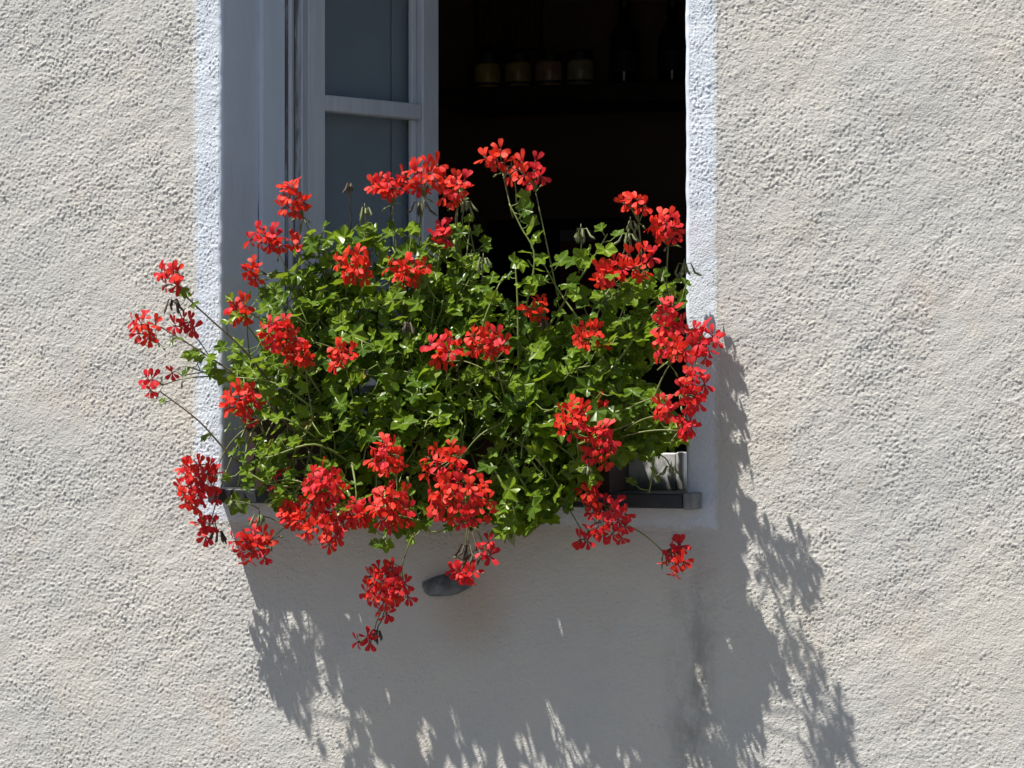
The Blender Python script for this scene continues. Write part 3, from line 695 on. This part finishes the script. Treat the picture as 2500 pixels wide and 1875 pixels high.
# sprigs one can follow in the photograph: (plant, [(u, v, y) ...], leaves, t0, size, material)
SPR = [
    (0, [(700, 1010, -.12), (560, 850, -.16), (450, 770, -.185), (345, 705, -.20)], 6, .30, (.015, .022), M_STEMD),
    (0, [(640, 900, -.10), (530, 760, -.15), (455, 690, -.18), (385, 625, -.20)], 4, .25, (.015, .021), M_STEMD),
    (0, [(620, 1090, -.14), (500, 985, -.165), (430, 910, -.185), (345, 845, -.20)], 3, .15, (.013, .018), M_STEMD),
    (0, [(640, 930, -.12), (540, 850, -.15), (470, 815, -.17), (400, 790, -.18)], 8, .40, (.016, .023), M_STEM),
    (0, [(690, 760, -.05), (650, 660, -.06), (640, 590, -.08)], 3, .5, (.015, .022), M_STEM),
    (0, [(760, 1000, -.13), (680, 960, -.2), (590, 985, -.22), (560, 990, -.22)], 9, .45, (.014, .02), M_STEM),
    (0, [(720, 1040, -.16), (600, 1050, -.2), (520, 1010, -.2)], 6, .35, (.014, .02), M_STEM),
    (1, [(1120, 800, -.1), (1128, 700, -.1), (1155, 560, -.1), (1125, 490, -.1), (1100, 440, -.1)], 10, .25, (.022, .030), M_STEM),
    (1, [(1120, 800, -.11), (1118, 650, -.12), (1112, 560, -.12)], 6, .4, (.022, .029), M_STEM),
    (2, [(1185, 705, -.08), (1240, 620, -.09), (1280, 560, -.09), (1312, 505, -.09)], 7, .45, (.020, .028), M_STEM),
    (2, [(1320, 800, -.1), (1250, 690, -.1), (1205, 625, -.09), (1172, 565, -.08)], 5, .5, (.022, .028), M_STEM),
    (2, [(1300, 830, -.13), (1400, 690, -.1), (1455, 630, -.07)], 8, .35, (.016, .022), M_STEM),
    (2, [(1250, 960, -.17), (1350, 920, -.16), (1410, 905, -.14), (1470, 950, -.12)], 10, .3, (.017, .024), M_STEM),
    (2, [(1330, 960, -.14), (1400, 970, -.13), (1410, 1010, -.12), (1402, 1065, -.11)], 4, .5, (.018, .022), M_STEM),
    (1, [(1060, 1000, -.14), (1110, 1100, -.15), (1110, 1180, -.13)], 12, .25, (.017, .027), M_STEM),
    (1, [(1120, 950, -.14), (1200, 1040, -.14), (1210, 1090, -.125)], 10, .25, (.018, .028), M_STEM),
    (1, [(1090, 980, -.14), (1150, 1080, -.145), (1160, 1140, -.13)], 12, .25, (.018, .028), M_STEM),
    (1, [(1150, 930, -.15), (1230, 980, -.145), (1260, 1030, -.13)], 10, .25, (.018, .026), M_STEM),
    (0, [(700, 1000, -.16), (640, 1060, -.2), (620, 1100, -.2)], 9, .3, (.016, .024), M_STEM),
    (0, [(760, 1000, -.17), (770, 1070, -.2), (760, 1120, -.2)], 9, .3, (.016, .024), M_STEM),
    (0, [(700, 860, -.12), (600, 720, -.16), (510, 660, -.16)], 11, .3, (.016, .024), M_STEM),
    (0, [(700, 900, -.14), (600, 830, -.18), (510, 815, -.19)], 10, .3, (.016, .024), M_STEM),
    (0, [(690, 950, -.14), (600, 900, -.19), (500, 930, -.2)], 6, .3, (.014, .02), M_STEM),
    (0, [(700, 760, -.08), (620, 660, -.12), (560, 600, -.12)], 8, .3, (.016, .022), M_STEM),
    (2, [(1300, 900, -.16), (1390, 880, -.15), (1440, 930, -.14)], 9, .35, (.019, .026), M_STEM),
    (2, [(1280, 930, -.15), (1380, 940, -.13), (1465, 965, -.10)], 9, .4, (.018, .026), M_STEM),
    (0, [(700, 980, -.11), (610, 1000, -.14), (535, 1050, -.14)], 11, .3, (.016, .023), M_STEM),
    (0, [(710, 950, -.12), (600, 955, -.15), (510, 985, -.15)], 9, .4, (.015, .021), M_STEM),
    (0, [(720, 1040, -.1), (660, 1050, -.12), (590, 1085, -.12)], 9, .2, (.017, .024), M_STEM),
    (1, [(930, 720, -.1), (940, 620, -.09), (950, 540, -.08)], 9, .3, (.016, .023), M_STEM),
    (1, [(1030, 760, -.12), (1050, 680, -.12), (1080, 610, -.11)], 9, .3, (.016, .023), M_STEM),
    (1, [(880, 1030, -.18), (900, 1110, -.16), (930, 1150, -.14)], 7, .3, (.017, .025), M_STEM),
    (1, [(830, 1050, -.16), (835, 1130, -.2), (832, 1160, -.19)], 4, .6, (.018, .024), M_STEM),
    (1, [(960, 760, -.08), (1000, 600, -.07), (1015, 490, -.06)], 6, .45, (.014, .02), M_STEM),
    (0, [(800, 700, -.07), (770, 570, -.06), (800, 500, -.05)], 8, .35, (.014, .02), M_STEM),
    (1, [(880, 700, -.07), (880, 600, -.06), (890, 500, -.06)], 7, .35, (.014, .02), M_STEM),
    (0, [(730, 700, -.06), (690, 560, -.06), (695, 505, -.05)], 8, .4, (.015, .021), M_STEM),
]
for pl, pp, nl, t0, sz, mt in SPR:
    q = [Vector(PV(*p)) for p in pp]; pts = []
    for k in range(len(q)-1):                                     # Catmull-Rom through the listed points
        a, b, c, d = q[max(k-1, 0)], q[k], q[k+1], q[min(k+2, len(q)-1)]
        for s_ in range(5):
            t = s_/5; pts.append(.5*((2*b)+(c-a)*t+(2*a-5*b+4*c-d)*t*t+(-a+3*b-3*c+d)*t**3))
    pts.append(q[-1]); make_stem(pl, pts, nl, .0026, .0013, mt, sz, (.015, .04), t0)

# the 300 largest, outermost leaves of each plant are parts of their own, the rest one part
for pl in range(3):
    rec = sorted([r_ for r_ in RECS if r_[0] == pl], key=lambda r_: -(r_[4]*(1-r_[6]*3)))
    for (_, stem, pos, rot, sc, me, y) in rec[:296]: place(link('leaf', me, stem), pos, rot, sc)
    V, Fq, UV = [], [], []; off = 0
    for (_, stem, pos, rot, sc, me, y) in rec[296:]:
        a = np.zeros(len(me.vertices)*3, dtype=np.float32); me.vertices.foreach_get('co', a); a = a.reshape(-1, 3)
        V.append(a @ (np.array(rot).T*sc)+np.array(pos)); UV.append(a[:, :2])
        Fq += [[off+i for i in p.vertices] for p in me.polygons]; off += len(a)
    if V:
        V = np.concatenate(V); me = mesh('inner_leaves', V, Fq, M_LEAF, True); set_uv(me, np.concatenate(UV))
        tag(link('inner_leaves', me, PL[pl]), kind='stuff')

# flower heads: (u, v, w, h, florets, distance from wall, share of shade-toned crimson)
HEADS = [
    (637, 432, 84, 98, 10, .07, .1), (582, 515, 100, 72, 8, .10, .2), (636, 522, 34, 44, 2, .09, .2), (550, 585, 56, 58, 5, .13, .5), (526, 668, 78, 76, 7, .15, .5),
    (373, 597, 78, 78, 8, .20, .6), (316, 706, 88, 78, 8, .20, .5), (402, 700, 88, 50, 5, .18, 1), (325, 830, 38, 68, 3, .20, 1), (371, 808, 30, 46, 1, .18, 1),
    (605, 722, 104, 88, 12, .19, .35), (650, 768, 78, 62, 8, .19, .3), (738, 768, 76, 62, 7, .2, .1), (528, 866, 98, 78, 11, .2, .15), (545, 905, 30, 26, 1, .19, 1),
    (770, 577, 96, 78, 12, .12, 0), (888, 587, 114, 66, 10, .12, .05), (840, 402, 108, 62, 11, .06, .2), (915, 382, 112, 92, 13, .07, .2), (985, 407, 88, 82, 9, .07, .3),
    (1075, 342, 70, 58, 5, .08, .1), (1145, 374, 108, 76, 8, .08, .4), (962, 502, 62, 62, 4, .07, 1), (1372, 445, 96, 54, 5, .08, 0), (1440, 492, 88, 78, 10, .07, .6),
    (1388, 563, 96, 76, 7, .10, .05), (1325, 588, 84, 62, 9, .11, .1), (1160, 666, 90, 50, 5, .12, .2), (1275, 722, 88, 62, 8, .15, .1), (1055, 742, 112, 80, 11, .18, .1),
    (962, 757, 104, 76, 8, .17, .7), (1448, 690, 72, 92, 9, .13, 1), (1522, 738, 88, 96, 11, .12, 1), (1455, 752, 92, 72, 8, .17, .5), (1500, 838, 78, 124, 14, .19, .8),
    (1438, 885, 62, 52, 4, .21, .5), (1488, 922, 54, 74, 6, .18, .9), (1238, 906, 92, 84, 11, .22, .1), (1298, 962, 86, 104, 13, .20, .5), (1280, 1066, 76, 72, 6, .13, .4),
    (1325, 1122, 124, 112, 15, .12, .8), (1266, 1162, 46, 50, 3, .12, .9), (1472, 1202, 72, 92, 9, .05, .9), (841, 988, 102, 88, 12, .23, .1), (965, 1000, 118, 102, 14, .24, .4),
    (1002, 1076, 172, 134, 26, .25, .4), (706, 1048, 114, 106, 14, .22, .4), (850, 1096, 124, 112, 17, .23, .4), (700, 1135, 150, 104, 20, .22, .5), (632, 1112, 78, 66, 9, .21, .2), (768, 1112, 80, 74, 9, .22, .5), (551, 1176, 104, 100, 15, .13, .5),
    (434, 1042, 118, 144, 24, .095, .6), (446, 1142, 48, 62, 4, .09, .9), (842, 1266, 128, 114, 22, .19, .6), (832, 1322, 32, 36, 2, .18, .9), (792, 1384, 52, 40, 3, .16, 1),
    (1000, 1236, 84, 44, 7, .13, 1), (1050, 1188, 34, 64, 3, .13, 1), (1300, 876, 34, 44, 2, .15, 1), (1318, 905, 40, 40, 2, .15, 1), (606, 1032, 28, 62, 2, .17, 1),
]
# feet of the stalks that can be followed in the photograph
START = {(1075, 342): (1108, 470, .09), (1145, 374): (1205, 640, .09), (840, 402): (858, 550, .05), (915, 382): (905, 560, .05), (985, 407): (986, 560, .06),
         (637, 432): (705, 590, .06), (1440, 492): (1440, 650, .06), (1372, 445): (1392, 600, .08), (1388, 563): (1335, 700, .11), (1325, 588): (1285, 700, .11),
         (1472, 1202): (1335, 1128, .115), (792, 1384): (838, 1305, .17), (832, 1322): (845, 1285, .17), (842, 1266): (905, 1140, .16), (1000, 1236): (1012, 1130, .13),
         (1050, 1188): (1020, 1140, .13), (551, 1176): (690, 1110, .17), (1325, 1122): (1265, 1060, .12), (1280, 1066): (1180, 1110, .13), (1500, 838): (1360, 880, .17),
         (1488, 922): (1340, 945, .16), (1438, 885): (1350, 930, .17), (1522, 738): (1420, 800, .14), (316, 706): (345, 750, .19), (373, 597): (395, 640, .19)}
FS = .0205
for (u, v, w_, h_, nf, p_, cr) in HEADS:
    nf = nf if nf < 4 else int(nf*1.12); c = Vector(PV(u, v, -p_)); px = .0008*K*(DIST-p_)/DIST
    rx = max(.003, w_/2*px-.0135); rz = max(.003, h_/2*px-.0135)
    best = None                                                   # stalk leaves from a stem node behind the head
    for nd, pl in NODES:
        d = nd-c; L = d.length
        if L < .05 or L > .5: continue
        s_ = abs(L-.13)+max(0, c.y+.01-nd.y)*1.5+(max(0, nd.z-c.z)*.35 if v < 950 else max(0, c.z-nd.z)*.3)
        if best is None or s_ < best[0]: best = (s_, nd, pl)
    if (u, v) in START:
        a_, b__, y_ = START[(u, v)]; nd = inside_fix(PV(a_, b__, -y_)); pl = min(range(3), key=lambda q: abs(roots[q].x-nd.x))
    else: nd, pl = best[1], best[2]
    base = PL[pl].location
    ax = (c-nd).normalized(); hub = c-ax*(.35*(rx+rz)+.014)+Vector((0, .012, -.004)); hub = inside_fix(hub, .02)
    hd = MB(); midp = nd.lerp(hub, .55)+Vector((0, -.01, .012 if v < 950 else .02))
    hd.tube([bez(nd, midp, hub, k/7)-c for k in range(8)], [.0016-.0004*k/7 for k in range(8)], 5)
    spots = []; ga = 2.39996; off = rnd.uniform(0, 6)
    for k in range(nf):
        q = math.sqrt((k+.5)/nf); th = off+k*ga
        dx, dz = q*math.cos(th), q*math.sin(th); dy = -math.sqrt(max(0, 1-q*q))*.8
        if nf <= 3: dx, dz = math.cos(off+k*2*PI/nf)*(.9 if nf > 1 else 0), math.sin(off+k*2*PI/nf)*(.9 if nf > 1 else 0); dy = 0
        pos = c+Vector((dx*rx, dy*min(rx, rz)*.9+rnd.uniform(-.004, .004), dz*rz))+Vector([rnd.gauss(0, .0025) for _ in range(3)])
        pos = inside_fix(pos, .018)
        nrm = Vector((dx*.75, -.75+.2*dy, dz*.7+.12))+Vector([rnd.gauss(0, .33) for _ in range(3)])
        spots.append((pos, nrm.normalized()))
    for k in range(int(nf*.35)+1):                                # buds among the florets
        d = (ax*.6+Vector((rnd.gauss(0, .7), rnd.gauss(-.3, .5), rnd.gauss(-.2, .7)))).normalized()*rnd.uniform(.012, .024)
        b = hub+d; hd.tube([hub-c, hub.lerp(b, .6)-c, b-c], [.0008, .0008, .0010], 4); e = b+d.normalized()*.009+Vector((0, 0, -.004))
        hd.tube([b-c, b.lerp(e, .5)-c, e-c], [.0012, .0022, .0006], 5)
    for pos, nrm in spots:
        b = pos-nrm*(.3*FS); hd.tube([hub-c, hub.lerp(b, .55)-c+Vector((0, 0, .002)), b-c], [.0009, .0008, .0008], 4)
    ho = link('flower_head', hd.me('flower_head', M_PED, True), PL[pl]); ho.location = c-base
    for pos, nrm in spots:
        crim = rnd.random() < cr; me = rnd.choice(FCRI if crim else FLOR)
        o = link('floret', me, ho); rot = frame_from(nrm, Vector((rnd.gauss(0, .35), rnd.gauss(0, .2), 1)))
        place(o, pos-c, rot, FS*rnd.uniform(.84, 1.12))

# drooping bud heads and spent heads: (u, v of the hub, length px, distance from wall, material, stalk foot (u, v))
BUDS = [(788, 452, 36, .06, M_BUD, (800, 560)), (757, 398, 26, .05, M_DRY, (757, 500)), (1255, 497, 34, .09, M_BUD, (1250, 590)), (1357, 508, 36, .09, M_BUD, (1335, 590)),
        (988, 415, 40, .06, M_BUD, (985, 540)), (1003, 438, 34, .06, M_BUD, (990, 545)), (1044, 560, 34, .1, M_BUD, (1035, 660)), (1478, 572, 34, .06, M_BUD, (1440, 650)),
        (880, 700, 30, .15, M_DRY, (890, 790)), (374, 650, 34, .19, M_DRY, (400, 700)), (472, 1150, 34, .09, M_DRY, (470, 1110)), (906, 440, 34, .05, M_DRY, (905, 560)),
        (1362, 480, 26, .07, M_BUD, (1385, 560)), (1270, 1010, 24, .18, M_BUD, (1220, 1030)), (560, 1115, 26, .19, M_BUD, (620, 1140)), (1010, 1180, 40, .13, M_DRY, (1010, 1130)),
        (1030, 1190, 36, .12, M_DRY, (1010, 1130)), (815, 1365, 30, .16, M_DRY, (835, 1310)), (1170, 690, 30, .12, M_DRY, (1130, 760)), (1450, 1010, 24, .1, M_BUD, (1420, 980)),
        (1105, 362, 28, .08, M_BUD, (1125, 480)), (500, 1083, 22, .16, M_BUD, (560, 1100))]
for (u, v, ln, p_, mt, ft) in BUDS:
    c = Vector(PV(u, v, -p_)); f = Vector(PV(ft[0], ft[1], -p_+.03)); f = inside_fix(f); pl = min(range(3), key=lambda q: abs(roots[q].x-c.x)); base = PL[pl].location
    hd = MB(); hd.tube([bez(f, f.lerp(c, .5)+Vector((rnd.uniform(-.006, .006), 0, .01)), c, k/6)-c for k in range(7)], [.0013]*7, 5)
    L = ln*K*.0008
    for k in range(7):
        a = 2*PI*k/7+rnd.uniform(-.5, .5); o_ = Vector((math.cos(a), math.sin(a)*.8, 0))*rnd.uniform(.25, 1.7); l = L*rnd.uniform(.4, 1.1)
        p1 = o_*(l*.30)+Vector((0, 0, l*.12)); p2 = o_*(l*.5)+Vector((0, 0, -l*.45)); p3 = o_*(l*rnd.uniform(.3, .95))+Vector((rnd.uniform(-.1, .1)*l, 0, -l*rnd.uniform(.6, 1.0)))
        hd.tube([Vector((0, 0, 0)), p1, p2, p2.lerp(p3, .5), p3], [.0009, .0011, .0024, .0027, .0004], 5)
    if mt is M_BUD: hd.tube([Vector((0, 0, 0)), Vector((0, 0, .012))], [.002, .0006], 5)
    o = link('bud_head', hd.me('bud_head', mt, True), PL[pl]); o.location = c-base
print('LEAVES', LEAFN, 'OBJECTS', len(bpy.data.objects))
